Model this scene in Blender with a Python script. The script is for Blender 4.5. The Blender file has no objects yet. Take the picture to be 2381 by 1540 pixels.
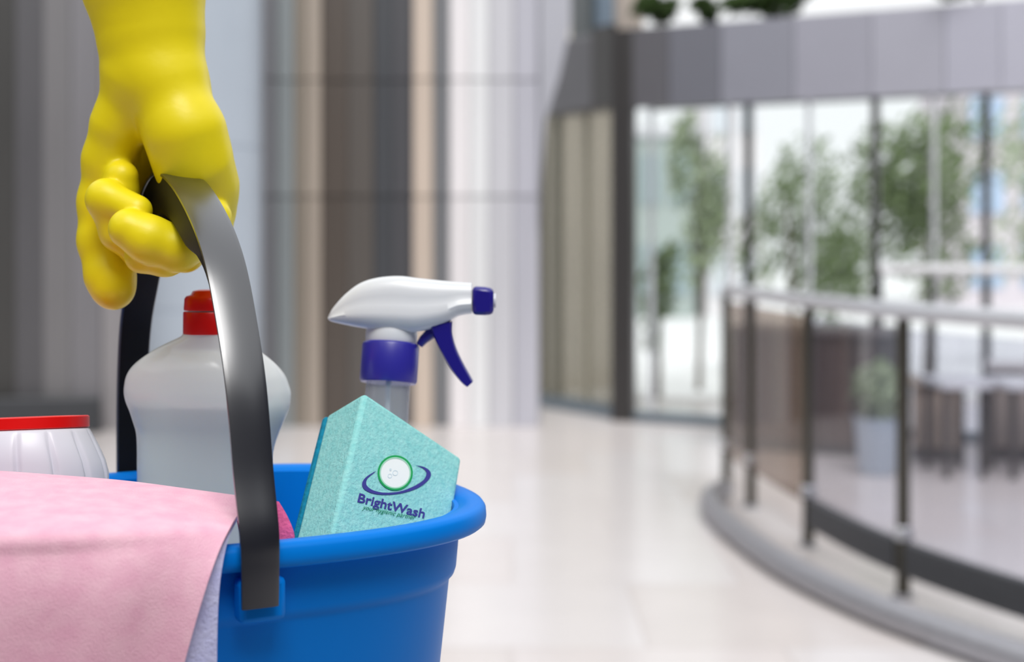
import bpy, math, random
import numpy as np
from mathutils import Vector, Matrix, Quaternion

random.seed(7); rng = np.random.default_rng(7)
sc = bpy.context.scene
C = sc.collection

# ------------------------------------------------------------------ camera, light, exposure
F = 3400.0; HZ = 560.0; EYE = 1.35            # focal length in px, horizon row, eye height
cam_d = bpy.data.cameras.new('camera'); cam = bpy.data.objects.new('camera', cam_d); C.objects.link(cam)
cam.location = (0, 0, EYE); cam.rotation_euler = (math.pi/2, 0, 0)
cam_d.sensor_width = 36.0; cam_d.sensor_fit = 'HORIZONTAL'; cam_d.lens = 36.0*F/2381
cam_d.shift_y = -(770-HZ)/2381
cam_d.clip_start = .05; cam_d.clip_end = 300
cam_d.dof.use_dof = True; cam_d.dof.focus_distance = 1.03; cam_d.dof.aperture_fstop = 4.3
sc.camera = cam

world = bpy.data.worlds.new('overcast_sky'); sc.world = world; world.use_nodes = True
bg = world.node_tree.nodes['Background']; bg.inputs['Color'].default_value = (.97, .985, 1, 1); bg.inputs['Strength'].default_value = 1.0
sd = bpy.data.lights.new('hazy_sun', 'SUN'); sd.energy = 1.9; sd.angle = math.radians(30); sd.color = (1, .98, .95)
so = bpy.data.objects.new('hazy_sun', sd); C.objects.link(so)
so.rotation_euler = Vector((-.16, .74, -1.12)).to_track_quat('-Z', 'Y').to_euler()
sc.view_settings.view_transform = 'Standard'; sc.view_settings.look = 'None'
sc.view_settings.exposure = 0.15; sc.view_settings.gamma = 1.0; sc.view_settings.use_curve_mapping = False

# ------------------------------------------------------------------ helpers
def P(px, py, Y): return Vector(((px-1190.5)/F*Y, Y, EYE+(HZ-py)/F*Y))
def G(px, py):
    Y = EYE*F/(py-HZ); return Vector(((px-1190.5)/F*Y, Y, 0))
def lin(c):
    out = []
    for v in c:
        v = v/255; out.append(v/12.92 if v <= .04045 else ((v+.055)/1.055)**2.4)
    return tuple(out)
MATS = {}
def mat(name, rgb, rough=.5, spec=.5, metal=0, var=0, vscale=20, bump=0, bscale=80, rgb2=None, sss=0, coat=0, stretch=(1, 1, 1)):
    if name in MATS: return MATS[name]
    m = bpy.data.materials.new(name); m.use_nodes = True; nt = m.node_tree; b = nt.nodes['Principled BSDF']
    c = lin(rgb); b.inputs['Base Color'].default_value = (*c, 1)
    b.inputs['Roughness'].default_value = rough; b.inputs['Specular IOR Level'].default_value = spec; b.inputs['Metallic'].default_value = metal
    if coat: b.inputs['Coat Weight'].default_value = coat; b.inputs['Coat Roughness'].default_value = .15
    if sss: b.inputs['Subsurface Weight'].default_value = sss; b.inputs['Subsurface Radius'].default_value = (.01, .008, .004); b.inputs['Subsurface Scale'].default_value = 1
    tc = nt.nodes.new('ShaderNodeTexCoord'); mp = nt.nodes.new('ShaderNodeMapping'); mp.inputs['Scale'].default_value = stretch
    nt.links.new(tc.outputs['Object'], mp.inputs['Vector'])
    if var or rgb2:
        n = nt.nodes.new('ShaderNodeTexNoise'); n.inputs['Scale'].default_value = vscale; n.inputs['Detail'].default_value = 4
        nt.links.new(mp.outputs[0], n.inputs['Vector'])
        r = nt.nodes.new('ShaderNodeValToRGB'); r.color_ramp.elements[0].position = .3; r.color_ramp.elements[1].position = .7
        c2 = lin(rgb2) if rgb2 else tuple(x*(1-var) for x in c); c1 = c if rgb2 else tuple(min(1, x*(1+var)) for x in c)
        r.color_ramp.elements[0].color = (*c2, 1); r.color_ramp.elements[1].color = (*c1, 1)
        nt.links.new(n.outputs['Fac'], r.inputs[0]); nt.links.new(r.outputs[0], b.inputs['Base Color'])
    if bump:
        n2 = nt.nodes.new('ShaderNodeTexNoise'); n2.inputs['Scale'].default_value = bscale; n2.inputs['Detail'].default_value = 3
        nt.links.new(mp.outputs[0], n2.inputs['Vector'])
        bp = nt.nodes.new('ShaderNodeBump'); bp.inputs['Strength'].default_value = bump; bp.inputs['Distance'].default_value = .002
        nt.links.new(n2.outputs['Fac'], bp.inputs['Height']); nt.links.new(bp.outputs[0], b.inputs['Normal'])
    MATS[name] = m; return m
def glass(name, tint, refl=.04, rough=.02, veil=0, veil_rgb=(220, 220, 220)):
    """thin pane: transparent tint + fresnel mirror (+ a little diffuse for milky plastic)"""
    if name in MATS: return MATS[name]
    m = bpy.data.materials.new(name); m.use_nodes = True; nt = m.node_tree; nt.nodes.clear()
    o = nt.nodes.new('ShaderNodeOutputMaterial'); t = nt.nodes.new('ShaderNodeBsdfTransparent'); t.inputs[0].default_value = (*lin(tint), 1)
    g = nt.nodes.new('ShaderNodeBsdfGlossy'); g.inputs['Roughness'].default_value = rough
    lw = nt.nodes.new('ShaderNodeLayerWeight'); lw.inputs['Blend'].default_value = .5
    pw = nt.nodes.new('ShaderNodeMath'); pw.operation = 'POWER'; pw.inputs[1].default_value = 5.0; nt.links.new(lw.outputs['Facing'], pw.inputs[0])
    fr = nt.nodes.new('ShaderNodeMath'); fr.operation = 'MULTIPLY_ADD'; fr.inputs[1].default_value = .7; fr.inputs[2].default_value = refl; nt.links.new(pw.outputs[0], fr.inputs[0])
    last = t
    if veil:
        d = nt.nodes.new('ShaderNodeBsdfDiffuse'); d.inputs[0].default_value = (*lin(veil_rgb), 1)
        tr = nt.nodes.new('ShaderNodeBsdfTranslucent'); tr.inputs[0].default_value = (*lin(veil_rgb), 1)
        dm = nt.nodes.new('ShaderNodeMixShader'); dm.inputs[0].default_value = .4; nt.links.new(d.outputs[0], dm.inputs[1]); nt.links.new(tr.outputs[0], dm.inputs[2])
        mx = nt.nodes.new('ShaderNodeMixShader'); mx.inputs[0].default_value = veil
        nt.links.new(t.outputs[0], mx.inputs[1]); nt.links.new(dm.outputs[0], mx.inputs[2]); last = mx
    m2 = nt.nodes.new('ShaderNodeMixShader'); nt.links.new(fr.outputs[0], m2.inputs[0])
    nt.links.new(last.outputs[0], m2.inputs[1]); nt.links.new(g.outputs[0], m2.inputs[2]); nt.links.new(m2.outputs[0], o.inputs[0])
    MATS[name] = m; return m
def tag(o, label=None, cat=None, group=None, kind=None):
    if label: o['label'] = label
    if cat: o['category'] = cat
    if group: o['group'] = group
    if kind: o['kind'] = kind
    return o
def empty(name, loc):
    o = bpy.data.objects.new(name, None); o.empty_display_size = .05; C.objects.link(o); o.location = loc; return o
def obj(name, vf, m, parent=None, smooth=True, bevel=0, seg=2, sub=0, angle=40):
    v, f = vf; v = [Vector(x) for x in v]
    if parent: org = parent['_o'] if '_o' in parent else parent.location; org = Vector(org)
    else:
        xs = [p.x for p in v]; ys = [p.y for p in v]; zs = [p.z for p in v]
        org = Vector(((min(xs)+max(xs))/2, (min(ys)+max(ys))/2, min(zs)))
    me = bpy.data.meshes.new(name); me.from_pydata([tuple(p-org) for p in v], [], f); me.update()
    me.materials.append(m)
    if smooth:
        me.polygons.foreach_set('use_smooth', [True]*len(me.polygons))
        try: me.set_sharp_from_angle(angle=math.radians(angle))
        except Exception: pass
    o = bpy.data.objects.new(name, me); C.objects.link(o)
    if parent: o.parent = parent
    else: o.location = org
    if parent is not None and parent.type == 'MESH' or parent is not None and parent.parent is not None:
        pass
    if bevel:
        b = o.modifiers.new('bevel', 'BEVEL'); b.width = bevel; b.segments = seg; b.limit_method = 'ANGLE'; b.angle_limit = math.radians(35)
    if sub:
        s = o.modifiers.new('sub', 'SUBSURF'); s.levels = sub; s.render_levels = sub
    return o
def wloc(o):
    l = Vector(o.location)
    while o.parent: o = o.parent; l += Vector(o.location)
    return l
def part(name, vf, m, parent, **k):
    """child mesh given in world coordinates"""
    l = wloc(parent); v, f = vf
    o = obj(name, ([Vector(p) for p in v], f), m, None, **k)
    # re-origin to parent
    o.location = Vector(o.location)-l; o.parent = parent
    return o
def struct(name, vf, m, label, **k): return tag(obj(name, vf, m, **k), label, None, kind='structure')
def join(*vfs):
    V = []; Fc = []
    for v, f in vfs:
        n = len(V); V += list(v); Fc += [tuple(i+n for i in q) for q in f]
    return V, Fc
def box(x0, x1, y0, y1, z0, z1):
    v = [(x, y, z) for z in (z0, z1) for y in (y0, y1) for x in (x0, x1)]
    return v, [(0, 2, 3, 1), (4, 5, 7, 6), (0, 1, 5, 4), (1, 3, 7, 5), (3, 2, 6, 7), (2, 0, 4, 6)]
def wallbox(a, b, t, z0, z1, off=0):
    """vertical slab from plan point a to b, thickness t (behind +normal), offset"""
    a = Vector((a[0], a[1], 0)); b = Vector((b[0], b[1], 0)); d = (b-a).normalized(); n = Vector((-d.y, d.x, 0))
    q = [a+n*off, b+n*off, b+n*(off+t), a+n*(off+t)]
    v = [p+Vector((0, 0, z)) for z in (z0, z1) for p in q]
    return v, [(3, 2, 1, 0), (4, 5, 6, 7), (0, 1, 5, 4), (1, 2, 6, 5), (2, 3, 7, 6), (3, 0, 4, 7)]
def rings(R, cap=True, close=True):
    n = len(R[0]); V = [p for r in R for p in r]; Fc = []
    for i in range(len(R)-1):
        for j in range(n if close else n-1):
            k = (j+1) % n; Fc.append((i*n+j, i*n+k, (i+1)*n+k, (i+1)*n+j))
    if cap: Fc.append(tuple(range(n))[::-1]); Fc.append(tuple((len(R)-1)*n+j for j in range(n)))
    return V, Fc
def tube(path, rad, seg=12, cap=True):
    path = [Vector(p) for p in path]; n = len(path)
    if not hasattr(rad, '__len__'): rad = [rad]*n
    R = []; up = None
    for i, p in enumerate(path):
        t = (path[min(i+1, n-1)]-path[max(i-1, 0)]).normalized()
        if up is None: up = t.orthogonal().normalized()
        up = (up-t*up.dot(t)).normalized(); s = t.cross(up)
        R.append([p+(up*math.cos(a)+s*math.sin(a))*rad[i] for a in [2*math.pi*k/seg for k in range(seg)]])
    return rings(R, cap)
def lathe(prof, M=None, seg=40, sx=1, sy=1, cap=True):
    M = M or Matrix()
    R = [[M @ Vector((r*sx*math.cos(2*math.pi*k/seg), r*sy*math.sin(2*math.pi*k/seg), z)) for k in range(seg)] for r, z in prof]
    return rings(R, cap)
def catmull(pts, n):
    pts = [Vector(p) for p in pts]; out = []
    for i in range(len(pts)-1):
        p0, p1, p2, p3 = pts[max(i-1, 0)], pts[i], pts[i+1], pts[min(i+2, len(pts)-1)]
        for k in range(n):
            t = k/n; out.append(.5*((2*p1)+(p2-p0)*t+(2*p0-5*p1+4*p2-p3)*t*t+(3*p1-p0-3*p2+p3)*t**3))
    out.append(pts[-1]); return out
def copy_tree(o, parent=None):
    c = o.copy(); C.objects.link(c); c.parent = parent
    for ch in list(o.children): copy_tree(ch, c)
    return c

# ------------------------------------------------------------------ materials
M_tile = [mat('floor_stone_a', (222, 215, 214), .22, .5, var=.025, vscale=3), mat('floor_stone_b', (217, 210, 208), .24, .5, var=.03, vscale=3), mat('floor_stone_c', (225, 220, 220), .2, .5, var=.02, vscale=3)]
M_grout = mat('floor_grout', (196, 190, 188), .7)
M_steel = mat('brushed_steel', (172, 172, 178), .45, .5, .6, var=.05, vscale=30)
M_steel_l = mat('pale_steel', (214, 216, 222), .28, .5, .5, var=.04, vscale=30)
M_darkmetal = mat('dark_metal', (62, 60, 60), .4, .5, .2, var=.05)
M_charcoal = mat('charcoal_metal', (74, 76, 80), .4, .5, .2, var=.06)
M_glass = glass('clear_glass', (252, 254, 254))
M_glass_brown = glass('smoked_glass', (216, 206, 198), veil=.08, veil_rgb=(120, 106, 102))
M_glass_grey = glass('grey_glass', (240, 240, 245), veil=.04, veil_rgb=(150, 150, 168))
M_leaf = [mat('leaf_dark', (62, 84, 40), .55, .3, var=.25, vscale=9), mat('leaf_mid', (124, 142, 100), .55, .3, var=.25, vscale=9), mat('leaf_pale', (168, 182, 150), .6, .3, var=.2, vscale=9)]
M_bark = mat('bark', (92, 80, 68), .8, .2, var=.2, vscale=14, bump=.4)

# ------------------------------------------------------------------ setting: floor
fl = struct('floor', box(-6, 7.2, -3.2, 12.6, -.1, -.004), M_grout, 'polished pale stone tile floor of the lobby', smooth=False)
TS = .9
tile_me = []
for m in M_tile:
    me = bpy.data.meshes.new('floor_tile'); v, f = box(-TS/2+.003, TS/2-.003, -TS/2+.003, TS/2-.003, -.0045, 0); me.from_pydata(v, [], f); me.materials.append(m); tile_me.append(me)
l0 = wloc(fl); k = 0
for j in range(12):
    for i in range(14):
        X = -5.4+i*TS+(.45 if j % 2 else 0); Y = 1.7+j*TS
        if X < -4.2 and Y < 5 or X > 6.6 or abs(X) > .7*Y+.9: continue
        o = bpy.data.objects.new('floor_tile', random.choice(tile_me)); C.objects.link(o); o.parent = fl; o.location = Vector((X, Y, 0))-l0

struct('added_wall_right', box(7.2, 7.4, -3.2, 8.2, -.1, 6.5), mat('blocker_plaster', (84, 84, 90), .7, .3, var=.03, vscale=1), 'plain grey unseen wall far to the right, added to darken reflections', smooth=False)  # out of view, added to keep the handle's reflections dark
struct('added_wall_side', box(-6.2, -6, -3.2, 10.3, -.1, 5.0), mat('blocker_plaster', (84, 84, 90)), 'plain grey unseen wall far to the left, added to darken reflections', smooth=False)  # unseen, added so the balustrade glass reflects grey instead of bright sky
struct('added_wall_front', box(-6, 7.2, -3.2, -3.0, -.004, 5.0), mat('blocker_plaster', (84, 84, 90), .7, .3, var=.03, vscale=1), 'plain grey wall added behind the viewer to darken reflections', smooth=False)  # added behind the camera to darken front reflections and steer light from above
# ------------------------------------------------------------------ setting: back wall of tall strips, reflections painted in as panel colours
YW = 10.6
ZR = [(.0, 1.665), (1.675, 2.515), (2.525, 4.2)]
wb = struct('wall_back', wallbox(P(560, 900, YW), P(1256, 900, YW), .12, 0, 4.2, .12), mat('wall_core', (105, 103, 103), .6), 'back wall in tall glossy vertical strips, reflections painted in as colours', smooth=False)
strips = [(600, 642, (128, 128, 132), .0), (642, 682, (146, 152, 154), .03), (682, 712, (150, 140, 128), .05), (712, 746, (172, 160, 148), .02), (746, 806, (92, 84, 78), .08), (806, 866, (97, 92, 88), .07),
          (866, 912, (78, 80, 84), .1), (912, 960, (86, 86, 90), .08), (960, 1006, (208, 192, 178), .0), (1006, 1045, (126, 128, 132), .06), (1045, 1092, (238, 234, 236), .0), (1092, 1136, (232, 233, 235), .015),
          (1136, 1194, (204, 204, 210), .02), (1194, 1254, (190, 190, 200), .04)]
for a, b, c, off in strips:
    for z0, z1 in ZR:
        pa = P(a, 900, YW); pb = P(b, 900, YW)
        part('wall_panel', wallbox((pa.x+.003, pa.y), (pb.x-.003, pb.y), .10, z0+.002, z1, off), mat('cladding_%d_%d_%d' % c, c, .28, .5, var=.07, vscale=1.4, stretch=(6, 6, .5)), wb, smooth=False)
sl = [(1256, -260), (1334, -260), (1326, 60), (1300, 180), (1268, 280), (1258, 420), (1256, 520)]
pv = [P(x, y, YW-.02) for x, y in sl]; pv += [p+Vector((0, .1, 0)) for p in pv]; nn = len(sl)
part('wall_panel', (pv, [tuple(range(nn))[::-1], tuple(range(nn, 2*nn))]+[(i, (i+1) % nn, nn+(i+1) % nn, nn+i) for i in range(nn)]), mat('cladding_slant', (180, 181, 190), .3, .5, var=.04, vscale=1.4), wb, smooth=False)
# left wall
wl = struct('wall_left', wallbox(P(-700, 900, 10.2), P(345, 900, 10.4), .12, 0, 4.2, .1), mat('wall_core_dark', (80, 80, 82), .6), 'dark grey panelled wall behind the gloved hand', smooth=False)
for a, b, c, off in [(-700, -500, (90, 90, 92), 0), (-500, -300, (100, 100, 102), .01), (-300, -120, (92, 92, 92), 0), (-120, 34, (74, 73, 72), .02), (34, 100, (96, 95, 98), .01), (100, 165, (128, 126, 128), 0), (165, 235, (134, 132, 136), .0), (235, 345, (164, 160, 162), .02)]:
    for z0, z1 in [(0, 4.2)]:
        ya = 10.2+(a+700)/1045*.2; yb = 10.2+(b+700)/1045*.2
        pa = P(a, 900, ya); pb = P(b, 900, yb)
        part('wall_panel', wallbox((pa.x+.003, pa.y), (pb.x-.003, pb.y), .10, z0+.002, z1, off), mat('grey_cladding_%d_%d_%d' % c, c, .35, .5, var=.08, vscale=1.2, stretch=(4, 4, .6)), wl, smooth=False)
struct('baseboard_left', wallbox(P(-700, 900, 10.15), P(238, 900, 10.33), .06, 0, .25, -.08), M_charcoal, 'dark base strip along the grey wall', bevel=.01)
# round column
colc = P(470, 900, 9.6); colr = 138/F*9.6
M_col = mat('column_paint', (178, 188, 200), .35, .5, var=.03, vscale=2)
cl = empty('column', (colc.x, 9.6, 0)); tag(cl, 'round pale blue grey column right behind the yellow glove', 'column', kind='structure')
zj = [0, .905, 1.95, 3.0, 4.2]
for a, b in zip(zj, zj[1:]):
    part('column_section', lathe([(colr-.01, a), (colr, a+.01), (colr, b-.01), (colr-.01, b)], Matrix.Translation((colc.x, 9.6, 0)), 48), M_col, cl)

# ------------------------------------------------------------------ setting: glazed front with beam
Q0 = Vector((.90, 10.93, 0)); Q1 = Vector((4.6, 8.9, 0)); QL = Vector((.10, 12.15, 0))
def on_line(px, A=Q0, B=Q1):
    k = (px-1190.5)/F; d = B-A
    t = (k*A.y-A.x)/(d.x-k*d.y); return A+d*t
win = empty('window_1', Q0); tag(win, 'tall glazed shop front with dark frame under the grey beam', None, kind='structure')
part('corner_post', wallbox(on_line(1430)+Vector((-.02, -.02, 0)), on_line(1474), .14, 0, 2.93, -.05), M_darkmetal, win, bevel=.01)
mx = [1474, 1512, 1694, 1738, 1880, 2034, 2170, 2292, 2400, 2520, 2640]
for i, x in enumerate(mx):
    p = on_line(x); dd = (Q1-Q0).normalized(); w = .05 if x in (1738, 2034, 2292) else .022
    if i: part('mullion', wallbox(p-dd*w/2, p+dd*w/2, .06, .07, 2.36, -.01), M_darkmetal if w > .03 else M_steel_l, win, smooth=False)
    if i < len(mx)-1: part('glass_pane', wallbox(on_line(x)+dd*.02, on_line(mx[i+1])-dd*.02, .012, .075, 2.35, .01), M_glass, win, smooth=False)
part('bottom_rail', wallbox(on_line(1474), on_line(2640), .08, 0, .075, -.02), mat('rail_slate', (110, 122, 132), .35, .5, .2), win, bevel=.006)
# left return of the glazing, going back into the lobby
def onL(px): return on_line(px, Q0, QL)
win2 = empty('window_2', QL); tag(win2, 'dim warm glazed bay left of the dark corner post', None, kind='structure')
M_glass_warm = glass('warm_glass', (230, 228, 222), veil=.2, veil_rgb=(190, 188, 178))
for a, b in ((1256, 1292), (1292, 1360), (1360, 1432)):
    pa, pb = onL(a), onL(b); d = (pb-pa).normalized()
    part('glass_pane', wallbox(pa+d*.015, pb-d*.015, .012, .1, 2.4, .01), M_glass_warm, win2, smooth=False)
for a, w, m in ((1256, .07, mat('olive_metal', (128, 126, 114), .4, .5, .2)), (1292, .06, mat('olive_metal', (128, 126, 114))), (1360, .012, mat('warm_mullion', (170, 166, 152), .4))):
    p = onL(a); d = (Q0-QL).normalized(); part('mullion', wallbox(p-d*w/2, p+d*w/2, .07, 0, 2.4, -.02), m, win2, smooth=False)
part('bottom_rail', wallbox(onL(1222), onL(1440), .1, 0, .1, -.03), mat('rail_slate', (110, 122, 132)), win2, bevel=.006)
# warm inner wall and floor behind the bay
struct('wall_inner', wallbox((-.6, 13.6), (1.0, 13.2), .1, 0, 4.2), mat('warm_plaster', (222, 216, 206), .7, .3, var=.08, vscale=1.5), 'warm beige wall seen through the dim glazed bay', smooth=False)
# beam: panel greys carry its dark-to-light reflection, put into the colour
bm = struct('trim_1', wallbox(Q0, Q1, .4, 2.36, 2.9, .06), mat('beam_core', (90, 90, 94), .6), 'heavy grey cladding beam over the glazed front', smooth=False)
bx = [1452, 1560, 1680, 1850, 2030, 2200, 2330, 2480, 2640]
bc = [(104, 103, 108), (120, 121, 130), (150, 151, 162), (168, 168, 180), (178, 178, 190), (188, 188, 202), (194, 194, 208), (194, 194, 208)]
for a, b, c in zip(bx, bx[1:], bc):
    part('beam_shade_panel', wallbox(on_line(a)+Vector((.003, 0, 0)), on_line(b)-Vector((.003, 0, 0)), .05, 2.34, 2.93, -.04), mat('beam_%d' % c[0], c, .35, .5, .1, var=.03, vscale=2), bm, smooth=False)
bl = struct('trim_2', wallbox(onL(1262), onL(1436), .3, 2.36, 2.95, -.05), mat('beam_shaded', (98, 97, 102), .35, .5, .1, var=.05, vscale=2), 'grey return of the beam beside the pale wall, shade painted in', bevel=.03)  # shade of the receding side is put into this darker grey
part('beam_shade_panel', wallbox(onL(1400), onL(1446), .06, 2.37, 2.98, -.10), M_darkmetal, bl, smooth=False)  # dark slab standing for the shade in the beam's corner
# upper storey: pale blue pier, beige pier
struct('trim_3', wallbox(onL(1330)+Vector((0, .2, 0)), onL(1372)+Vector((0, .2, 0)), .1, 2.9, 4.2), mat('pier_dark', (92, 98, 100), .4), 'dark slim pier above the beam', smooth=False)
struct('trim_4', wallbox(onL(1366)+Vector((0, .3, 0)), onL(1420)+Vector((0, .3, 0)), .1, 2.9, 4.2), mat('pier_blue', (128, 146, 164), .4), 'slate blue pier above the beam', smooth=False)
struct('trim_5', wallbox(onL(1424)+Vector((0, .4, 0)), on_line(1484)+Vector((0, .4, 0)), .1, 2.9, 4.2), mat('pier_beige', (206, 192, 180), .5), 'pale beige pier above the beam beside the ledge plants', smooth=False)

# ------------------------------------------------------------------ outside
struct('ground', box(-6, 30, 12.6, 60, -.12, -.02), mat('pavement', (226, 226, 226), .7, .3, var=.05, vscale=.8), 'bright paved ground outside the glass', smooth=False)
def leaves(center, rad, n, size, seed, flat=1.0):
    r = np.random.default_rng(seed); V = []; Fc = []
    for i in range(n):
        d = r.normal(size=3); d /= np.linalg.norm(d); p = Vector(center)+Vector((d[0]*rad[0], d[1]*rad[1], d[2]*rad[2]))*float(r.uniform(.25, 1)**.6)
        a = Vector(r.normal(size=3)).normalized(); b = a.orthogonal().normalized(); c = a.cross(b); s = size*float(r.uniform(.6, 1.3)); k = len(V)
        V += [p-b*s, p+c*s*.35+a*s*.1, p+b*s, p-c*s*.35+a*s*.1]; Fc += [(k, k+1, k+2), (k, k+2, k+3)]
    return V, Fc
def plant(name, base, h, crown, n, size, mi, label, cat, seed, group=None, lobes=5, trunk=.03):
    base = Vector(base); o = empty(name, base); tag(o, label, cat, group)
    r = random.Random(seed); vf = []
    for k in range(lobes):
        c = base+Vector((r.uniform(-.5, .5)*crown, r.uniform(-.4, .4)*crown, h*r.uniform(.42, .92)))
        vf.append(leaves(c, (crown*.45, crown*.45, h*.2), n//lobes, size, seed*31+k))
    part('foliage', join(*vf), M_leaf[mi], o, smooth=False)
    top = base+Vector((r.uniform(-.1, .1)*crown, 0, h*.8))
    part('trunk', tube(catmull([base, base.lerp(top, .5)+Vector((.04*crown, 0, 0)), top], 4), [trunk*(1-.06*k) for k in range(9)], 8), M_bark, o)
    for k in range(3):
        s = base.lerp(top, .4+.15*k); e = s+Vector((r.uniform(-.4, .4)*crown, r.uniform(-.3, .3)*crown, h*.22)); part('branch', tube([s, s.lerp(e, .5)+Vector((0, 0, .02)), e], [trunk*.5, trunk*.4, trunk*.2], 6), M_bark, o)
    return o
def ledge(px, dz=0): p = on_line(px); return Vector((p.x+.06, p.y+.22, 2.9+dz))
plant('ledge_shrub', ledge(1520), .34, .22, 500, .05, 0, 'dark green shrub at the left end of the beam ledge', 'plant', 1, 'shrubs on the ledge of the beam', trunk=.012)
plant('ledge_shrub', ledge(1628), .28, .12, 360, .05, 0, 'small green shrub on the beam ledge, second from the corner post', 'plant', 2, 'shrubs on the ledge of the beam', trunk=.012)
plant('ledge_shrub', ledge(1790), .34, .42, 800, .055, 0, 'wide bushy dark shrub on the beam ledge', 'plant', 3, 'shrubs on the ledge of the beam', trunk=.014)
plant('ledge_shrub', ledge(2270), .3, .42, 600, .055, 0, 'dark shrub at the right end of the beam ledge', 'plant', 4, 'shrubs on the ledge of the beam', trunk=.014)
for i, (px, py0, Y, h, cr, n, mi, lab) in enumerate([
        (1625, 0, 13.4, 2.35, .36, 900, 2, 'slender pale green tree outside just right of the small sapling'),
        (1530, 0, 12.6, 1.35, .2, 420, 1, 'small sparse sapling outside the first glass pane'),
        (1840, 0, 14.4, 2.3, .85, 2200, 1, 'broad green tree outside the middle of the glass front'),
        (2150, 0, 12.9, 2.5, .9, 2400, 1, 'large leafy tree outside the right glass panes'),
        (2400, 0, 15.6, 2.6, .5, 900, 2, 'pale thin tree outside at the right edge')]):
    g = P(px, 900, Y); plant('street_tree', (g.x, Y, -.02), h, cr, n, .06, mi, lab, 'tree', 20+i, 'trees outside the glass', lobes=7, trunk=.03)
# pale buildings across the street
def building(x0, x1, Y, z1, c, label, rows, cols, wc):
    o = empty('office_building', ((x0+x1)/2, Y, -.02)); tag(o, label, 'building')
    part('wall', box(x0, x1, Y, Y+3, -.02, z1), mat('render_%d_%d_%d' % c, c, .8, .2, var=.03, vscale=.6), o, smooth=False)
    w = (x1-x0)/cols; hh = z1/rows
    for r in range(rows):
        for q in range(cols):
            part('window', box(x0+q*w+w*.18, x0+q*w+w*.82, Y-.05, Y+.02, r*hh+hh*.25, r*hh+hh*.8), mat('winglass_%d_%d_%d' % wc, wc, .15, .6), o, smooth=False)
    part('roof', box(x0-.1, x1+.1, Y-.1, Y+3.1, z1, z1+.15), mat('roof_edge', (200, 200, 204), .6), o, smooth=False)
building(2.2, 3.25, 26, 3.2, (168, 178, 174), 'narrow grey green building across the street', 2, 2, (150, 166, 170))
building(3.5, 4.5, 26.4, 4.4, (232, 228, 230), 'narrow white building across the street', 3, 2, (215, 220, 226))
building(9.2, 13.5, 30, 4.6, (216, 208, 214), 'pale pink building with blue windows at right', 3, 4, (176, 196, 222))

# ------------------------------------------------------------------ curved foot rail and glass balustrade
rail_pts = [(1.10, 7.62), (1.0, 7.35), (.975, 6.95), (1.02, 6.35), (1.11, 5.75), (1.25, 5.25), (1.38, 4.92), (1.62, 4.45), (2.0, 3.9)]
fr = catmull([(x, y, .054) for x, y in rail_pts], 8)
o = tag(obj('foot_rail', tube(fr, .054, 16), M_steel), 'curved brushed steel foot rail lying along the floor at right', 'rail')
post_xy = [(1.165, 7.95), (1.21, 7.40), (1.31, 6.46), (1.48, 5.53), (1.84, 4.60), (2.3, 3.8)]
pl = catmull([(x, y, 0) for x, y in post_xy], 8)
bal = empty('glass_balustrade', (1.4, 6.4, 0)); tag(bal, 'curved glass balustrade with steel handrail behind the foot rail', 'balustrade')
def ribbon(path, t, z0, z1):
    R = []
    for i, p in enumerate(path):
        d = (path[min(i+1, len(path)-1)]-path[max(i-1, 0)]).normalized(); n = Vector((-d.y, d.x, 0))*t/2
        R.append([p-n+Vector((0, 0, z0)), p+n+Vector((0, 0, z0)), p+n+Vector((0, 0, z1)), p-n+Vector((0, 0, z1))])
    return rings(R)
for i in range(5):
    seg_ = pl[i*8:(i+1)*8+1]; a = seg_[0]; b = seg_[-1]
    s2 = [a.lerp(seg_[1], .3)]+seg_[1:-1]+[b.lerp(seg_[-2], .3)]
    part('glass_panel', ribbon(s2, .012, .19, 1.02), M_glass_brown if i < 2 else M_glass_grey, bal)
    if i >= 2: part('bottom_channel', ribbon(s2, 0.04, .09, .215), M_charcoal, bal, bevel=.004)
for x, y in post_xy:
    ps = part('post', tube([(x, y, 0), (x, y, .3), (x, y, 1.06)], .026, 12), mat('olive_steel', (78, 75, 66), .35, .5, .5), bal)
    part('base_flange', lathe([(.045, 0), (.045, .012), (.03, .016)], Matrix.Translation((x, y, 0)), 16), M_steel, ps)
    part('glass_clamp', box(x-.03, x+.03, y-.03, y+.03, .22, .27), M_steel_l, ps, bevel=.005)
part('handrail', tube([p+Vector((0, 0, 1.085)) for p in pl], .034, 14), M_steel_l, bal)

# things behind the balustrade
def counter(name, a, b, t, z1, c, label, cat, panels=5, top=(150, 146, 150)):
    o = empty(name, ((a[0]+b[0])/2, (a[1]+b[1])/2, 0)); tag(o, label, cat)
    A = Vector((a[0], a[1], 0)); B = Vector((b[0], b[1], 0))
    part('carcass', wallbox(A, B, t, .06, z1-.04, .02), mat('carcass', (70, 64, 62), .6), o, smooth=False)
    for i in range(panels):
        p, q = A.lerp(B, i/panels), A.lerp(B, (i+1)/panels); d = (q-p).normalized()*.006
        cc = tuple(int(v*(.93+.14*((i*37) % 5)/4)) for v in c)
        part('front_panel', wallbox(p+d, q-d, .02, .08, z1-.045), mat('front_%d_%d_%d' % cc, cc, .35, .5, var=.08, vscale=3, stretch=(3, 3, .6)), o, smooth=False)
    part('plinth', wallbox(A, B, t-.06, 0, .08, .05), M_charcoal, o, smooth=False)
    part('counter_top', wallbox(A+(A-B).normalized()*.03, B+(B-A).normalized()*.03, t+.06, z1-.04, z1, -.03), mat('top_%d_%d_%d' % top, top, .25, .5), o, bevel=.006)
    return o
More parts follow.
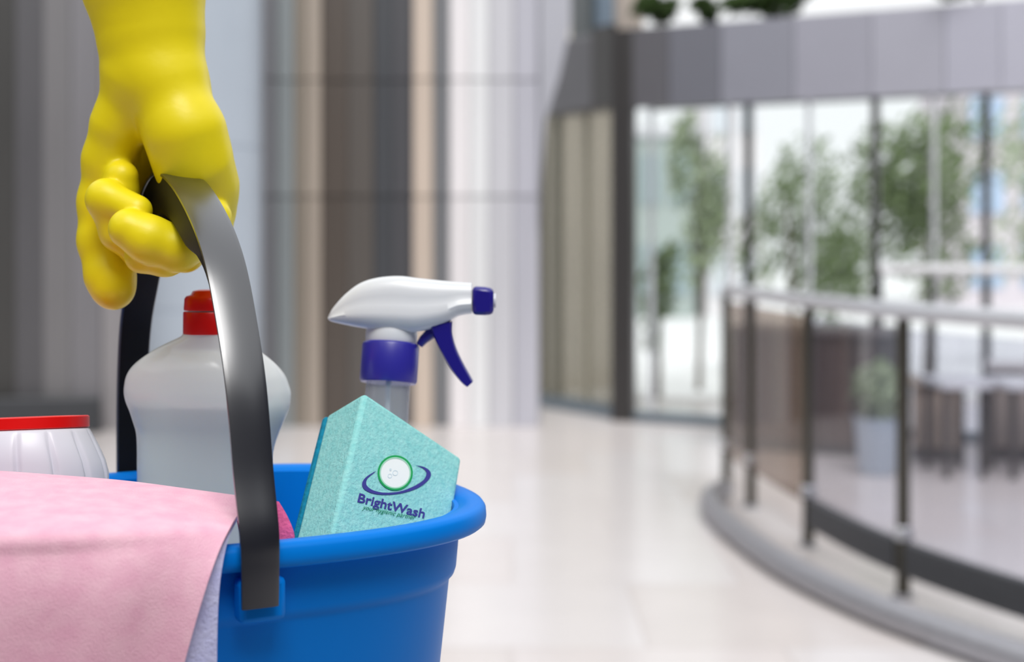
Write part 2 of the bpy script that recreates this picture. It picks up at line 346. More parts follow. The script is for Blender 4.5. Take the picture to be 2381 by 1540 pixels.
counter('reception_counter', (1.40, 9.48), (2.25, 9.02), .5, .80, (84, 70, 66), 'dark brown panelled counter behind the smoked glass', 'counter', 6, (120, 112, 110))
counter('display_unit', (2.46, 8.98), (2.72, 8.9), .3, .5, (176, 160, 146), 'beige low display unit behind the shorter white table', 'unit', 2, (190, 176, 160))
counter('side_unit', (2.95, 8.98), (3.5, 8.84), .2, .6, (150, 140, 134), 'taupe side unit at the right edge', 'unit', 5, (222, 220, 222))
def pot_plant(x, y, label):
    o = empty('potted_plant', (x, y, 0)); tag(o, label, 'plant')
    part('pot', lathe([(.09, 0), (.11, .04), (.13, .30), (.14, .33), (.12, .33), (.115, .29)], Matrix.Translation((x, y, 0)), 28), mat('glazed_pot', (178, 192, 206), .3, .5), o)
    part('soil', lathe([(.117, .29), (.06, .30)], Matrix.Translation((x, y, 0)), 20), mat('soil', (70, 58, 48), .9), o)
    part('foliage', leaves((x, y, .47), (.15, .15, .19), 260, .06, 5), M_leaf[2], o, smooth=False)
g = P(2040, 900, 8.45); pot_plant(g.x, 8.45, 'pale potted plant beside the brown counter')
def low_table(x0, x1, y, z, label):
    o = empty('low_table', ((x0+x1)/2, y, 0)); tag(o, label, 'table')
    part('table_top', box(x0, x1, y-.25, y+.25, z-.04, z), mat('white_top', (226, 228, 234), .25), o, bevel=.008)
    for sx in (x0+.05, x1-.05):
        for sy in (-.2, .2): part('leg', tube([(sx, y+sy, 0), (sx, y+sy, z-.04)], .022, 10), M_darkmetal, o)
low_table(2.42, 2.72, 8.5, .55, 'shorter white topped low table next to the potted plant')
low_table(2.78, 3.5, 8.45, .55, 'longer white topped low table at the right edge')
# inner straight balustrade further back
fb = empty('inner_balustrade', (3.0, 8.1, 0)); tag(fb, 'straight white railing further back near the glazed front', 'balustrade')
fa, fe = Vector((2.42, 9.62, 0)), Vector((4.0, 9.05, 0))
part('handrail', tube([fa+Vector((0, 0, 1.16)), fe+Vector((0, 0, 1.16))], .035, 12), mat('white_rail', (232, 232, 236), .3), fb)
part('lower_rail', tube([fa+Vector((0, 0, .9)), fe+Vector((0, 0, .9))], .02, 10), mat('white_rail', (232, 232, 236)), fb)
for i in range(6):
    p = fa.lerp(fe, i/5); part('post', tube([p, p+Vector((0, 0, 1.16))], .02, 10), M_charcoal, fb)

# ================================================================== FOREGROUND
# ------------------------------------------------------------------ bucket
BC = Vector((-.2406, 1.0833, 0)); BA, BB, BT = .2165, .1725, .44; ZRIM = EYE-.1940; HT = .5011
BU = Vector((math.cos(BT), math.sin(BT), 0)); BV = Vector((-math.sin(BT), math.cos(BT), 0))
def oval(d, z, seg=96):
    """superellipse ring, d = inset from the outer rim"""
    out = []
    for k in range(seg):
        t = 2*math.pi*k/seg; c, s = math.cos(t), math.sin(t); e = 2/2.75
        out.append(BC+BU*((BA-d)*math.copysign(abs(c)**e, c))+BV*((BB-d)*math.copysign(abs(s)**e, s))+Vector((0, 0, z)))
    return out
ZB = .955
HU = Vector((math.cos(HT), math.sin(HT), 0)); HV = Vector((-math.sin(HT), math.cos(HT), 0))
M_blue = mat('blue_plastic', (0, 126, 226), .42, .1, var=.02, vscale=6)
bucket = empty('bucket', (BC.x, BC.y, ZB)); tag(bucket, 'oval blue plastic bucket full of cleaning supplies hanging from the glove', 'bucket')
part('body', rings([oval(d, z) for d, z in [(.05, ZB+.004), (.044, ZB), (.040, ZB+.006), (.0262, ZRIM-.058), (.0246, ZRIM-.0545), (.0226, ZRIM-.0525), (.0212, ZRIM-.048), (.0185, ZRIM-.016), (.019, ZRIM-.004), (.0225, ZRIM-.004), (.026, ZRIM-.05), (.044, ZB+.012), (.06, ZB+.010)]]), M_blue, bucket, angle=60)
part('rim', rings([oval(d, z) for d, z in [(.021, ZRIM-.006), (.018, ZRIM-.017), (.003, ZRIM-.0165), (.0008, ZRIM-.0145), (0, ZRIM-.010), (.0005, ZRIM-.004), (.0025, ZRIM-.0008), (.006, ZRIM), (.013, ZRIM), (.018, ZRIM-.002)]]+[oval(.021, ZRIM-.006)], cap=False), M_blue, bucket, angle=70)
# handle: arch in the plane through the bucket's short axis
hp = [(-.179, 1.118), (-.179, 1.145), (-.177, 1.166), (-.165, 1.2003), (-.149, 1.2547), (-.127, 1.2975), (-.098, 1.3375), (-.058, 1.3675), (-.002, 1.393), (.05, 1.401), (.098, 1.378), (.137, 1.3205), (.165, 1.279), (.178, 1.226), (.1815, 1.165), (.1815, 1.118)]
hc = catmull([BC+HU*(-.0005+s*.026)+HV*s+Vector((0, 0, z)) for s, z in hp], 6)
M_black = mat('black_plastic', (16, 18, 28), .3, .3)
cb = M_black.node_tree.nodes['Principled BSDF']; cb.inputs['Coat Weight'].default_value = 1; cb.inputs['Coat IOR'].default_value = 2.1; cb.inputs['Coat Roughness'].default_value = .28; cb.inputs['Coat Tint'].default_value = (.85, .9, 1, 1)
M_core = mat('hollow_black', (10, 10, 13), .6, .3)  # matte black block stands for the shaded hollow inside the grip
R = []; RC = []
for i, p in enumerate(hc):
    t = (hc[min(i+1, len(hc)-1)]-hc[max(i-1, 0)]).normalized(); n = HU.cross(t).normalized()     # n points outward/up
    if n.dot(p-(BC+Vector((0, 0, 1.2)))) < 0: n = -n
    f = i/(len(hc)-1); w = .0120+.0022*math.sin(math.pi*f); th = .0018
    pr = [(-w, -th*.6), (-w+.001, -th), (w-.001, -th), (w, -th*.6), (w, th*.5), (w-.003, th), (-w+.003, th), (-w, th*.5)]
    R.append([p+HU*a+n*b for a, b in pr])
    s_ = (p-BC).dot(HV); k = max(0, min(1, (s_+.125)/.085)); k = min(k, max(0, min(1, (.135-s_)/.04))); k = k*k*(3-2*k) if p.z > 1.2 else 0
    dp = .0035+.0265*k; w2 = w-.0012
    RC.append([p+HU*a+n*b for a, b in [(-w2, -th*.5), (-w2, -dp*.8), (-w2*.75, -dp), (w2*.75, -dp), (w2, -dp*.8), (w2, -th*.5)]])
handle = part('handle', rings(R), M_black, bucket, angle=50)
part('grip_hollow', rings(RC), M_core, handle, angle=50)
for s in (-1, 1):
    c = BC+HV*s*(BB-.009)+Vector((0, 0, ZRIM-.036)); q = HU*.0155; r_ = HV*.0085
    v = [c+q*a+r_*b+Vector((0, 0, .014*d)) for d in (-1, 1) for b in (-1, 1) for a in (-1, 1)]
    part('handle_socket', (v, box(0, 1, 0, 1, 0, 1)[1]), M_blue, bucket, bevel=.004)

# ------------------------------------------------------------------ sponge
def rotv(r):
    r = Vector(r); return Matrix.Rotation(r.length, 3, r.normalized())
Rm = rotv((-0.70013763, 0.40193145, 0.69807298)); KS = 1.10/1.075
e2, e3, e1 = Rm.col[0].copy(), Rm.col[1].copy(), -Rm.col[2]
SA = P(848, 912, 1.10); L2, L3, L1 = .0998575*KS, .04425519*KS, .125*KS
sp = empty('cleaning_sponge', SA+e1*L1+e3*L3/2); tag(sp, 'turquoise block sponge with printed logo leaning in the bucket', 'sponge')
def obox(A, u, v, w, n=1):
    q = [A+u*a+v*b+w*c for c in (0, 1) for b in (0, 1) for a in (0, 1)]; return q, box(0, 1, 0, 1, 0, 1)[1]
M_sponge = mat('sponge_foam', (160, 224, 222), .9, .2, rgb2=(136, 210, 210), vscale=180, bump=.5, bscale=420)
M_pad = mat('scouring_pad', (20, 128, 160), .9, .2, var=.2, vscale=200, bump=.6, bscale=300)
def wedge(A, v):   # block with its hidden lower end pressed askew against the bucket wall
    q = [A+e2*L2*a+v*b+e1*(0 if c == 0 else (L1 if a == 0 else .088)) for c in (0, 1) for b in (0, 1) for a in (0, 1)]; return q, box(0, 1, 0, 1, 0, 1)[1]
part('foam', wedge(SA, e3*L3), M_sponge, sp, bevel=.0035, seg=3)
part('scouring_pad', wedge(SA+e3*(L3+.0002), e3*.006), M_pad, sp, bevel=.002)
# printed logo on the front face
nrm = -e3
def onface(px, py, lift):
    d = (P(px, py, 1)-Vector((0, 0, EYE))); o_ = Vector((0, 0, EYE)); A = SA+nrm*lift
    t = (A-o_).dot(nrm)/d.dot(nrm); return o_+d*t
M_ink = mat('logo_ink_blue', (62, 62, 148), .6, .3); M_ring = mat('logo_ink_green', (18, 166, 88), .6, .3); M_lg = mat('logo_ink_mint', (168, 224, 196), .6, .3)
M_wh = mat('logo_ink_white', (246, 252, 250), .6, .3); M_scr = mat('logo_ink_script', (20, 136, 92), .6, .3); M_bub = mat('logo_ink_bubble', (196, 220, 232), .6, .3)
def ann(cx, cy, r0, r1, lift, seg=48):
    V = []; Fc = []
    for k in range(seg):
        a = 2*math.pi*k/seg; V += [onface(cx+r0*math.cos(a), cy+r0*math.sin(a), lift), onface(cx+r1*math.cos(a), cy+r1*math.sin(a), lift)]
    if r0 < .01: return [V[2*k+1] for k in range(seg)], [tuple(range(seg))]
    for k in range(seg):
        j = (k+1) % seg; Fc.append((2*k, 2*k+1, 2*j+1, 2*j))
    return V, Fc
part('logo_disc', ann(919, 1100, 0, 40.5, .0004), M_wh, sp, smooth=False)
part('logo_ring', ann(919, 1100, 36.5, 41, .0006), M_ring, sp, smooth=False)
part('logo_ring_glow', ann(919, 1100, 33.5, 36.6, .0006), M_lg, sp, smooth=False)
for x, y, r in ((919, 1100, 6.2), (906.5, 1107, 5), (908, 1092.5, 2.4)): part('logo_bubble', ann(x, y, r-.8, r, .0007, 24), M_bub, sp, smooth=False)
outer = [(876, 1095), (864, 1101), (850, 1111), (842, 1124), (847, 1138), (868, 1148), (899, 1151), (935, 1147), (970, 1136), (993, 1120), (1002, 1106), (999, 1095), (986, 1086), (965, 1082)]
inner = [(876, 1095), (862, 1106), (854, 1114), (851.5, 1124), (856, 1133), (872, 1142), (897, 1146), (930, 1143), (962, 1131), (984, 1117), (991, 1105), (990, 1096), (981, 1088), (965, 1082)]
oc = catmull([(x, y, 0) for x, y in outer], 4); ic = catmull([(x, y, 0) for x, y in inner], 4); n_ = len(oc)
part('logo_swoosh', ([onface(p.x, p.y, .0005) for p in oc]+[onface(p.x, p.y, .0005) for p in ic], [(i, i+1, n_+i+1, n_+i) for i in range(n_-1)]), M_ink, sp, smooth=False)
def text_on(name, body, x0, y0, x1, y1, hpx, m, shear=0, bold=0, lift=.0005):
    cu = bpy.data.curves.new('t', 'FONT'); cu.body = body; cu.shear = shear; cu.offset = bold; cu.resolution_u = 3
    to = bpy.data.objects.new('t', cu); C.objects.link(to); bpy.context.view_layer.update()
    me = bpy.data.meshes.new_from_object(to.evaluated_get(bpy.context.evaluated_depsgraph_get()))
    bpy.data.objects.remove(to); W = max(v.co.x for v in me.vertices); W0 = min(v.co.x for v in me.vertices)
    cap = .73; L = math.hypot(x1-x0, y1-y0); dx, dy = (x1-x0)/L, (y1-y0)/L
    V = []
    for v in me.vertices:
        a = (v.co.x-W0)/(W-W0)*L; b = v.co.y/cap*hpx; V.append(onface(x0+dx*a+dy*b, y0+dy*a-dx*b, lift))
    Fc = [tuple(p.vertices) for p in me.polygons]; bpy.data.meshes.remove(me)
    return part(name, (V, Fc), m, sp, smooth=False)
text_on('logo_name', 'BrightWash', 831, 1167, 986, 1205, 21.5, M_ink, bold=.022)
text_on('logo_tagline', 'your hygienic partner', 842, 1184, 966, 1209, 11, M_scr, shear=.35, bold=.0, lift=.0006)

# ------------------------------------------------------------------ spray bottle
YS = 1.195; KP = YS/F
def S(px, py, dy=0): p = P(px, py, YS); p.y += dy; return p
M_white = mat('white_plastic', (226, 230, 236), .32, .5, coat=.15); M_violet = mat('violet_plastic', (48, 44, 158), .35, .5, coat=.2); M_violet_d = mat('navy_plastic', (30, 22, 136), .35, .5, coat=.2)
spray = empty('spray_bottle', (S(880, 1200).x, 1.15, ZB+.012)); tag(spray, 'clear trigger spray bottle with white head and violet collar', 'bottle')
tops = [(763, 737), (768, 727), (776, 714), (802, 685), (837, 659), (878, 646), (928, 642), (972, 647), (1030, 653), (1065, 656), (1097, 658)]
bots = [(763, 742), (768, 746), (776, 749), (802, 755), (837, 762), (878, 768), (928, 772), (972, 772), (1030, 757), (1065, 736), (1097, 730)]
wid = [.003, .006, .0085, .0125, .0155, .017, .0175, .017, .0155, .0145, .0135]
tc_ = catmull([(x, y, w) for (x, y), w in zip(tops, wid)], 4); bc_ = catmull([(x, y, 0) for x, y in bots], 4)
R = []
for a, b in zip(tc_, bc_):
    r_ = []
    for k in range(28):
        t = 2*math.pi*k/28; c, s = math.cos(t), math.sin(t); e = 2/2.6
        u = math.copysign(abs(c)**e, c); v = math.copysign(abs(s)**e, s)           # u depth, v up
        wf = 1.0 if v < -.3 else 1.0-.26*min(1, (v+.3)/.2) if v < -.1 else .74-.06*(v+.1)
        py = (a.y+b.y)/2-(b.y-a.y)/2*v
        r_.append(S(a.x, py, u*a.z*wf))
    R.append(r_)
head = part('spray_head', rings(R), M_white, spray, angle=50)
ax = (S(905, 800)-S(897, 1000)).normalized()
def frame(o_, z): z = z.normalized(); x = Vector((1, 0, 0)); x = (x-z*x.dot(z)).normalized(); y = z.cross(x); M = Matrix((x, y, z)).transposed().to_4x4(); M.translation = o_; return M
Tn = frame(S(903, 888), Vector((.055, .19, 1)))
Tz = (Tn.to_3x3() @ Vector((0, 0, 1)))
part('collar', lathe([(.0225, -.001), (.0235, .001), (.0235, .0295), (.0225, .0315), (.020, .0318)], Tn, 48), M_violet, spray, angle=60)
part('neck_block', lathe([(.0205, .0315), (.0212, .034), (.0212, .040), (.019, .048), (.018, .055)], Tn, 40), M_white, head)
part('nozzle', rings([[S(x, (ya+yb)/2+(yb-ya)/2*sy, .0125*sx) for sx, sy in ((-1, -1), (1, -1), (1, 1), (-1, 1))] for x, ya, yb in ((1099, 666, 731), (1128, 668, 732), (1148, 672, 730))]), M_violet_d, spray, bevel=.003)
part('nozzle_tip', tube([S(1146, 700), S(1153, 700)], .006, 20), M_white, spray)
tr = catmull([(1026, 752, 26), (1031, 780, 21), (1044, 815, 17), (1062, 850, 15), (1082, 880, 12), (1093, 893, 9)], 5)
R = []
for i, p in enumerate(tr):
    d = (tr[min(i+1, len(tr)-1)]-tr[max(i-1, 0)]); d.z = 0; d.normalize(); nx, ny = -d.y, d.x; w = p.z; f = i/(len(tr)-1)
    R.append([S(p.x+nx*w*a, p.y+ny*w*a, .0095*(1-.25*f)*b) for a, b in ((-1, -.8), (-.8, -1), (.8, -1), (1, -.8), (1, .8), (.8, 1), (-.8, 1), (-1, .8))])
part('trigger', rings(R), M_violet_d, spray, angle=45)
part('trigger_arm', tube([S(1040, 752), S(1005, 772), S(985, 790), S(975, 803)], [.006, .005, .004, .003], 10), M_violet_d, spray)
M_clear = glass('clear_plastic', (246, 248, 250), rough=.06, veil=.28, veil_rgb=(238, 240, 244))
hb = .27
part('bottle_body', lathe([(.018, 0), (.0183, -.015), (.0185, -.03), (.019, -.05), (.0215, -.07), (.0265, -.09), (.031, -.115), (.032, -.14), (.031, -.17), (.032, -.22), (.0325, -.245), (.030, -.252)], Tn, 48), M_clear, spray, angle=60)
part('dip_tube', tube([Tn @ Vector((0, 0, 0)), Tn @ Vector((.004, 0, -.12)), Tn @ Vector((.01, 0, -.24))], .0022, 8), M_white, spray)

# ------------------------------------------------------------------ detergent bottle
YD = 1.15; KD = YD/F
det = empty('detergent_bottle', (P(481, 900, YD).x, YD, ZB+.012)); tag(det, 'milky white detergent bottle with red cap beside the black handle', 'bottle')
rows = [(776, 58, 484), (782, 62, 484), (795, 88, 482), (812, 118, 479), (835, 150, 477), (855, 171, 477), (875, 184, 479), (895, 190, 481), (912, 193, 483), (932, 191, 485), (955, 184, 487), (980, 175, 486), (1005, 166, 484), (1040, 159, 479), (1080, 156, 476), (1130, 156, 476), (1250, 160, 476), (1400, 163, 476), (1640, 163, 476), (1680, 155, 476)]
def dring(py, h, cx, k=1, dpt=.46):
    out = []
    for q in range(48):
        t = 2*math.pi*q/48; c, s = math.cos(t), math.sin(t); e = 2/2.3
        out.append(Vector(((cx-1190.5)*KD+h*k*KD*math.copysign(abs(c)**e, c), YD+max(min(h*KD, .018), h*KD*dpt)*k*math.copysign(abs(s)**e, s), EYE+(HZ-py)*KD)))
    return out
drow = catmull([(a, b, c) for a, b, c in rows], 3)
M_milk = glass('milky_plastic', (248, 250, 250), rough=.14, veil=.84, veil_rgb=(253, 253, 254))
part('bottle_body', rings([dring(r.x, r.y, r.z) for r in drow]), M_milk, det, angle=60)
lrow = [r for r in drow if r.x >= 935]
part('liquid', rings([dring(lrow[0].x-1, lrow[0].y*.86, lrow[0].z)]+[dring(r.x, r.y, r.z, .93) for r in lrow[:-2]]), mat('aqua_liquid', (206, 236, 233), .3, .4), det, angle=60)
Mc = Matrix.Translation(P(484, 776, YD))
M_red = mat('red_plastic', (228, 8, 6), .35, .5, coat=.15)
rr = 57*KD
cap = part('cap', lathe([(rr, 0), (rr*1.01, .001), (rr, .0165), (rr*.97, .0175)], Mc, 40), M_red, det, angle=60)
part('cap_lid', lathe([(rr*.97, .0185), (rr*.98, .0195), (rr*.95, .0275), (rr*.88, .0295), (rr*.7, .0305), (rr*.62, .0335), (rr*.4, .0345)], Mc, 40), M_red, cap, angle=50)

# ------------------------------------------------------------------ ribbed jar with flat red lid
YJ = 1.08; KJ = YJ/F
jc = P(58, 1000, YJ); jar = empty('ribbed_jar', (jc.x, YJ, ZB+.012)); tag(jar, 'ribbed white jar with flat red lid behind the pink cloth', 'jar')
MJ = Matrix.Translation(jc) @ Matrix.Rotation(math.radians(-2.2), 4, 'Y') @ Matrix.Rotation(math.radians(-6.5), 4, 'X')
R = []
for r, z, amp in [(139, 2, 0), (146, -3, 0), (150, -10, .01), (166, -40, .03), (182, -75, .04), (190, -105, .04), (191, -150, .04), (186, -300, .03), (172, -420, .01)]:
    ring = []
    for q in range(224):
        t = 2*math.pi*q/224; f = 1-1.6*amp*max(0, math.cos(t*14+.6))**10; ring.append(MJ @ Vector((r*f*KJ*math.cos(t), min(r, 170)*f*KJ*math.sin(t)*.9, z*KJ)))
    R.append(ring)
part('jar_body', rings(R), mat('jar_plastic', (222, 224, 234), .35, .5, coat=.1), jar, angle=50)
part('lid', lathe([(143*KJ, 1*KJ), (146*KJ, 3*KJ), (146*KJ, 26*KJ), (142*KJ, 29*KJ), (100*KJ, 30*KJ)], MJ, 64, 1, .9), M_red, jar, angle=50)

# ------------------------------------------------------------------ pink cloth
M_pink = mat('pink_microfibre', (250, 200, 217), .95, .15, rgb2=(241, 182, 205), vscale=70, bump=.35, bscale=800)
M_lav = mat('blue_bounce_microfibre', (206, 208, 242), .95, .15, rgb2=(190, 192, 234), vscale=90, bump=.6, bscale=380)  # under layer's lavender holds the blue bounce from the bucket
cloth = empty('cleaning_cloth', P(240, 1500, .9)); tag(cloth, 'pink microfibre cloth draped over the front of the bucket', 'cloth')
# each row: list of (px, py, depth) left -> right
crow = [
    [(-260, 1215, 1.0), (-60, 1205, 1.012), (130, 1205, 1.015), (300, 1215, 1.02), (430, 1225, 1.03), (530, 1225, 1.01)],
    [(-260, 1128, 1.0), (-60, 1118, 1.012), (130, 1126, 1.018), (300, 1140, 1.022), (430, 1160, 1.015), (545, 1172, .995)],
    [(-260, 1112, .985), (-60, 1103, .998), (130, 1114, 1.004), (300, 1128, 1.005), (430, 1144, .998), (553, 1161, .985)],
    [(-260, 1150, .93), (-60, 1145, .95), (130, 1150, .957), (300, 1162, .957), (440, 1178, .957), (557, 1192, .962)],
    [(-260, 1232, .885), (-60, 1236, .878), (130, 1232, .878), (290, 1228, .892), (420, 1228, .908), (538, 1228, .924)],
    [(-260, 1290, .876), (-60, 1300, .868), (130, 1296, .868), (280, 1285, .88), (400, 1272, .892), (516, 1268, .908)],
    [(-265, 1380, .872), (-70, 1390, .862), (115, 1385, .862), (262, 1372, .872), (376, 1355, .882), (487, 1345, .894)],
    [(-270, 1480, .872), (-80, 1490, .860), (95, 1485, .862), (240, 1470, .870), (350, 1455, .879), (455, 1448, .888)],
    [(-275, 1610, .874), (-90, 1615, .862), (75, 1610, .864), (218, 1600, .872), (322, 1590, .880), (418, 1585, .888)],
    [(-280, 1760, .878), (-95, 1765, .866), (60, 1760, .868), (200, 1750, .876), (300, 1745, .884), (385, 1740, .892)]]
def sheet(rows_, nu, nv, thick, wob=0):
    cols = [catmull(r, nu) for r in rows_]; nc = len(cols[0])
    grid = [catmull([c[j] for c in cols], nv) for j in range(nc)]          # column major
    nr = len(grid[0]); pts = []
    for i in range(nr):
        for j in range(nc):
            q = grid[j][i]; w = wob*math.sin(j*.35+i*.06)*min(1, i/nr*2)
            pts.append(P(q.x, q.y, q.z+w))
    # normals for thickness
    V = list(pts); Fc = []
    for i in range(nr):
        for j in range(nc):
            a = pts[i*nc+min(j+1, nc-1)]-pts[i*nc+max(j-1, 0)]; b = pts[min(i+1, nr-1)*nc+j]-pts[max(i-1, 0)*nc+j]
            n = a.cross(b).normalized(); 
            V.append(pts[i*nc+j]+n*thick)
    N = nr*nc
    for i in range(nr-1):
        for j in range(nc-1):
            q = (i*nc+j, i*nc+j+1, (i+1)*nc+j+1, (i+1)*nc+j); Fc.append(q); Fc.append(tuple(N+k for k in q[::-1]))
    def edge(a, b): Fc.append((a, N+a, N+b, b))
    for j in range(nc-1): edge(j+1, j); edge((nr-1)*nc+j, (nr-1)*nc+j+1)
    for i in range(nr-1): edge(i*nc, (i+1)*nc); edge((i+1)*nc+nc-1, i*nc+nc-1)
    return V, Fc
part('top_layer', sheet(crow, 8, 6, -.0022, .0015), M_pink, cloth, angle=70)
urow = [
    [(420, 1196, .966), (500, 1200, .968), (562, 1193, .970)],
    [(420, 1236, .916), (490, 1236, .924), (541, 1231, .931)],
    [(400, 1280, .900), (470, 1280, .908), (524, 1274, .916)],
    [(370, 1360, .890), (450, 1358, .898), (510, 1350, .906)],
    [(350, 1450, .886), (430, 1450, .894), (504, 1445, .903)],
    [(330, 1585, .884), (410, 1588, .892), (502, 1585, .903)],
    [(310, 1740, .886), (400, 1742, .894), (500, 1740, .905)]]
part('under_layer', sheet(urow, 8, 6, -.002, 0), M_lav, cloth, angle=70)
trow = [[(545, 1172, .993), (600, 1164, .988), (650, 1170, .984)], [(550, 1200, .986), (606, 1192, .982), (668, 1200, .977)], [(556, 1232, .978), (614, 1232, .975), (683, 1236, .970)], [(560, 1262, .972), (618, 1268, .971), (686, 1262, .968)]]
part('tucked_corner', sheet(trow, 6, 6, -.002, 0), mat('deep_pink_microfibre', (226, 104, 156), .95, .15, var=.05, vscale=90, bump=.6, bscale=380), cloth, angle=70)

# ------------------------------------------------------------------ gloved hand (signed-distance body turned into one surface)
YH = 1.115; KH = YH/F
def cone(pts, a, b, ra, rb, ys=1.0):
    a = np.array(a); b = np.array(b); s = np.array([1, ys, 1]); p = (pts-a)*s; d = (b-a)*s
    h = np.clip((p@d)/(d@d+1e-12), 0, 1); return np.linalg.norm(p-h[:, None]*d, axis=1)-(ra+(rb-ra)*h)
def smin(a, b, k): h = np.clip(.5+.5*(b-a)/k, 0, 1); return b*(1-h)+a*h-k*h*(1-h)
def surface_nets(fn, lo, hi, step):
    lo = np.array(lo); n = np.ceil((np.array(hi)-lo)/step).astype(int)+1
    gx = [lo[i]+step*np.arange(n[i]) for i in range(3)]
    g = np.stack(np.meshgrid(*gx, indexing='ij'), -1).reshape(-1, 3)
    D = np.concatenate([fn(c) for c in np.array_split(g, 24)]).reshape(n)
    acc = np.zeros(tuple(n-1)+(3,)); cnt = np.zeros(tuple(n-1)); sgn = D < 0
    ii = np.stack(np.meshgrid(*[np.arange(k-1) for k in n], indexing='ij'), -1).astype(float)
    cs = [(a, b, c) for a in (0, 1) for b in (0, 1) for c in (0, 1)]
    def cor(A, o): return A[o[0]:n[0]-1+o[0], o[1]:n[1]-1+o[1], o[2]:n[2]-1+o[2]]
    for p in cs:
        for ax_ in range(3):
            if p[ax_]: continue
            q = list(p); q[ax_] = 1; da, db = cor(D, p), cor(D, q); cr = (da < 0) != (db < 0)
            t = np.where(cr, da/np.where(cr, da-db, 1), 0)
            for m in range(3): acc[..., m] += np.where(cr, p[m]+(t if m == ax_ else 0), 0)
            cnt += cr
    act = cnt > 0; idx = -np.ones(tuple(n-1), int); idx[act] = np.arange(act.sum())
    V = lo+step*(ii[act]+acc[act]/cnt[act][:, None]); Fc = []
    for ax_ in range(3):
        u, v = [(1, 2), (2, 0), (0, 1)][ax_]
        sl = [slice(1, n[i]-1) for i in range(3)]; sl[ax_] = slice(0, n[ax_]-1); s2 = list(sl); s2[ax_] = slice(1, n[ax_])
        a, b = sgn[tuple(sl)], sgn[tuple(s2)]; loc = np.argwhere(a != b); flip = a[a != b]
        off = np.zeros(3, int); base = loc.copy()
        for m in (u, v): base[:, m] += 1
        def gi(du, dv): w = base.copy(); w[:, u] -= du; w[:, v] -= dv; return idx[w[:, 0], w[:, 1], w[:, 2]]
        q = np.stack([gi(1, 1), gi(0, 1), gi(0, 0), gi(1, 0)], 1); q[~flip] = q[~flip][:, ::-1]; Fc.append(q)
    return V, np.concatenate(Fc)
def H(px, py, dy=0):   # hand point: pixel at the hand's depth plus an extra depth, kept on its sight line
    Y = YH+dy; return tuple(P(px, py, Y))
r = lambda q: q*KH
def chain(pts, spec, k):
    d = None
    for (x0, y0, d0, r0), (x1, y1, d1, r1) in zip(spec, spec[1:]):
        c = cone(pts, H(x0, y0, d0), H(x1, y1, d1), r(r0), r(r1)); d = c if d is None else smin(d, c, k)
    return d
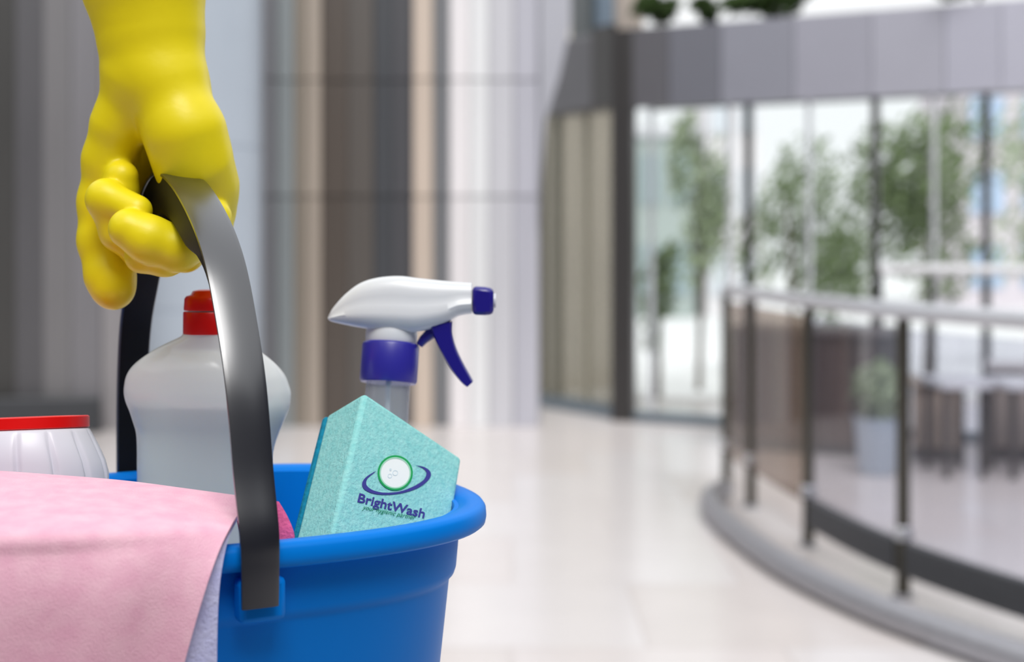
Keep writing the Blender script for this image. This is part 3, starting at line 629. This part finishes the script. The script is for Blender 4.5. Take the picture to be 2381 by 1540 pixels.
def hand(pts):
    # forearm and cuff
    d = chain(pts, [(322, -260, .01, 158), (334, -40, .01, 139), (350, 70, .01, 119), (354, 145, .01, 117)], .01)
    # hypothenar side and back of the hand sweeping down the right
    d = smin(d, chain(pts, [(390, 215, .0, 88), (430, 310, -.004, 88), (452, 385, .002, 84), (478, 440, .014, 70), (492, 500, .022, 52)], .012), .022)
    d = smin(d, chain(pts, [(400, 240, .03, 86), (448, 350, .04, 84), (480, 450, .045, 64), (490, 520, .045, 48)], .012), .02)
    # thenar and thumb down the left
    d = smin(d, chain(pts, [(322, 200, .008, 88), (276, 290, .012, 58), (252, 370, .020, 54), (243, 470, .028, 58)], .012), .009)
    d = smin(d, chain(pts, [(243, 470, .028, 58), (242, 560, .028, 57), (256, 640, .022, 54), (264, 672, .018, 50)], .01), .01)
    # palm web behind the grip
    d = smin(d, chain(pts, [(345, 270, .042, 60), (330, 380, .055, 55), (320, 470, .06, 50)], .012), .012)
    # fingers, from the far one to the near one
    d = smin(d, chain(pts, [(500, 520, .05, 44), (430, 580, .045, 40), (330, 570, .04, 40), (272, 500, .018, 42), (278, 450, .006, 42), (283, 412, .004, 39)], .006), .004)
    d = smin(d, chain(pts, [(498, 520, .02, 44), (430, 588, .012, 44), (335, 584, .004, 46), (276, 540, -.006, 42), (244, 466, -.014, 40), (246, 459, -.015, 40), (318, 490, -.024, 36)], .005), .0022)
    d = smin(d, chain(pts, [(495, 505, -.004, 44), (470, 552, -.02, 46), (412, 578, -.034, 50), (345, 556, -.040, 52), (300, 532, -.042, 46)], .006), .0022)
    # lower knuckle fold of the near finger
    d = smin(d, chain(pts, [(330, 596, -.022, 40), (385, 598, -.026, 42), (425, 584, -.02, 40)], .006), .002)
    return d
lo = Vector(H(150, 760)); hi = Vector(H(590, -250))
V, Fc = surface_nets(hand, (lo.x, YH-.075, lo.z), (hi.x, YH+.105, hi.z), .0017)
M_glove = mat('yellow_rubber', (248, 228, 26), .40, .4, var=.02, vscale=30, bump=.08, bscale=160)
M_skin = mat('skin', (214, 168, 140), .55, .3, sss=.1, var=.04, vscale=40)
arm = catmull([H(352, 150, .01), H(346, 20, .01), H(330, -180, .012), H(322, -330, .015), H(320, -700, .04), H(330, -1050, .08), H(345, -1180, .10)], 6)
ra = [r(q.x) for q in catmull([(100, 0, 0), (104, 0, 0), (120, 0, 0), (132, 0, 0), (150, 0, 0), (150, 0, 0), (140, 0, 0)], 6)]
person = tag(obj('person', tube(arm, ra, 32), M_skin), 'person reaching down in a long yellow rubber glove, gripping the bucket handle', 'person')
gl = part('rubber_glove', (V.tolist(), Fc.tolist()), M_glove, person, angle=180)
gl['label'] = 'long yellow rubber glove'
sm = gl.modifiers.new('smooth', 'SMOOTH'); sm.factor = .5; sm.iterations = 4
part('cuff_roll', tube([Vector(H(322, -252, .01))+Vector((r(157)*math.cos(t), r(157)*math.sin(t), 0)) for t in [2*math.pi*k/40 for k in range(41)]], .004, 10, cap=False), M_glove, gl)
part('sleeve', tube([arm[k] for k in range(22, len(arm))], [ra[k]*1.12 for k in range(22, len(arm))], 32), mat('grey_sleeve', (120, 126, 140), .9, .2, var=.06, vscale=40), person)
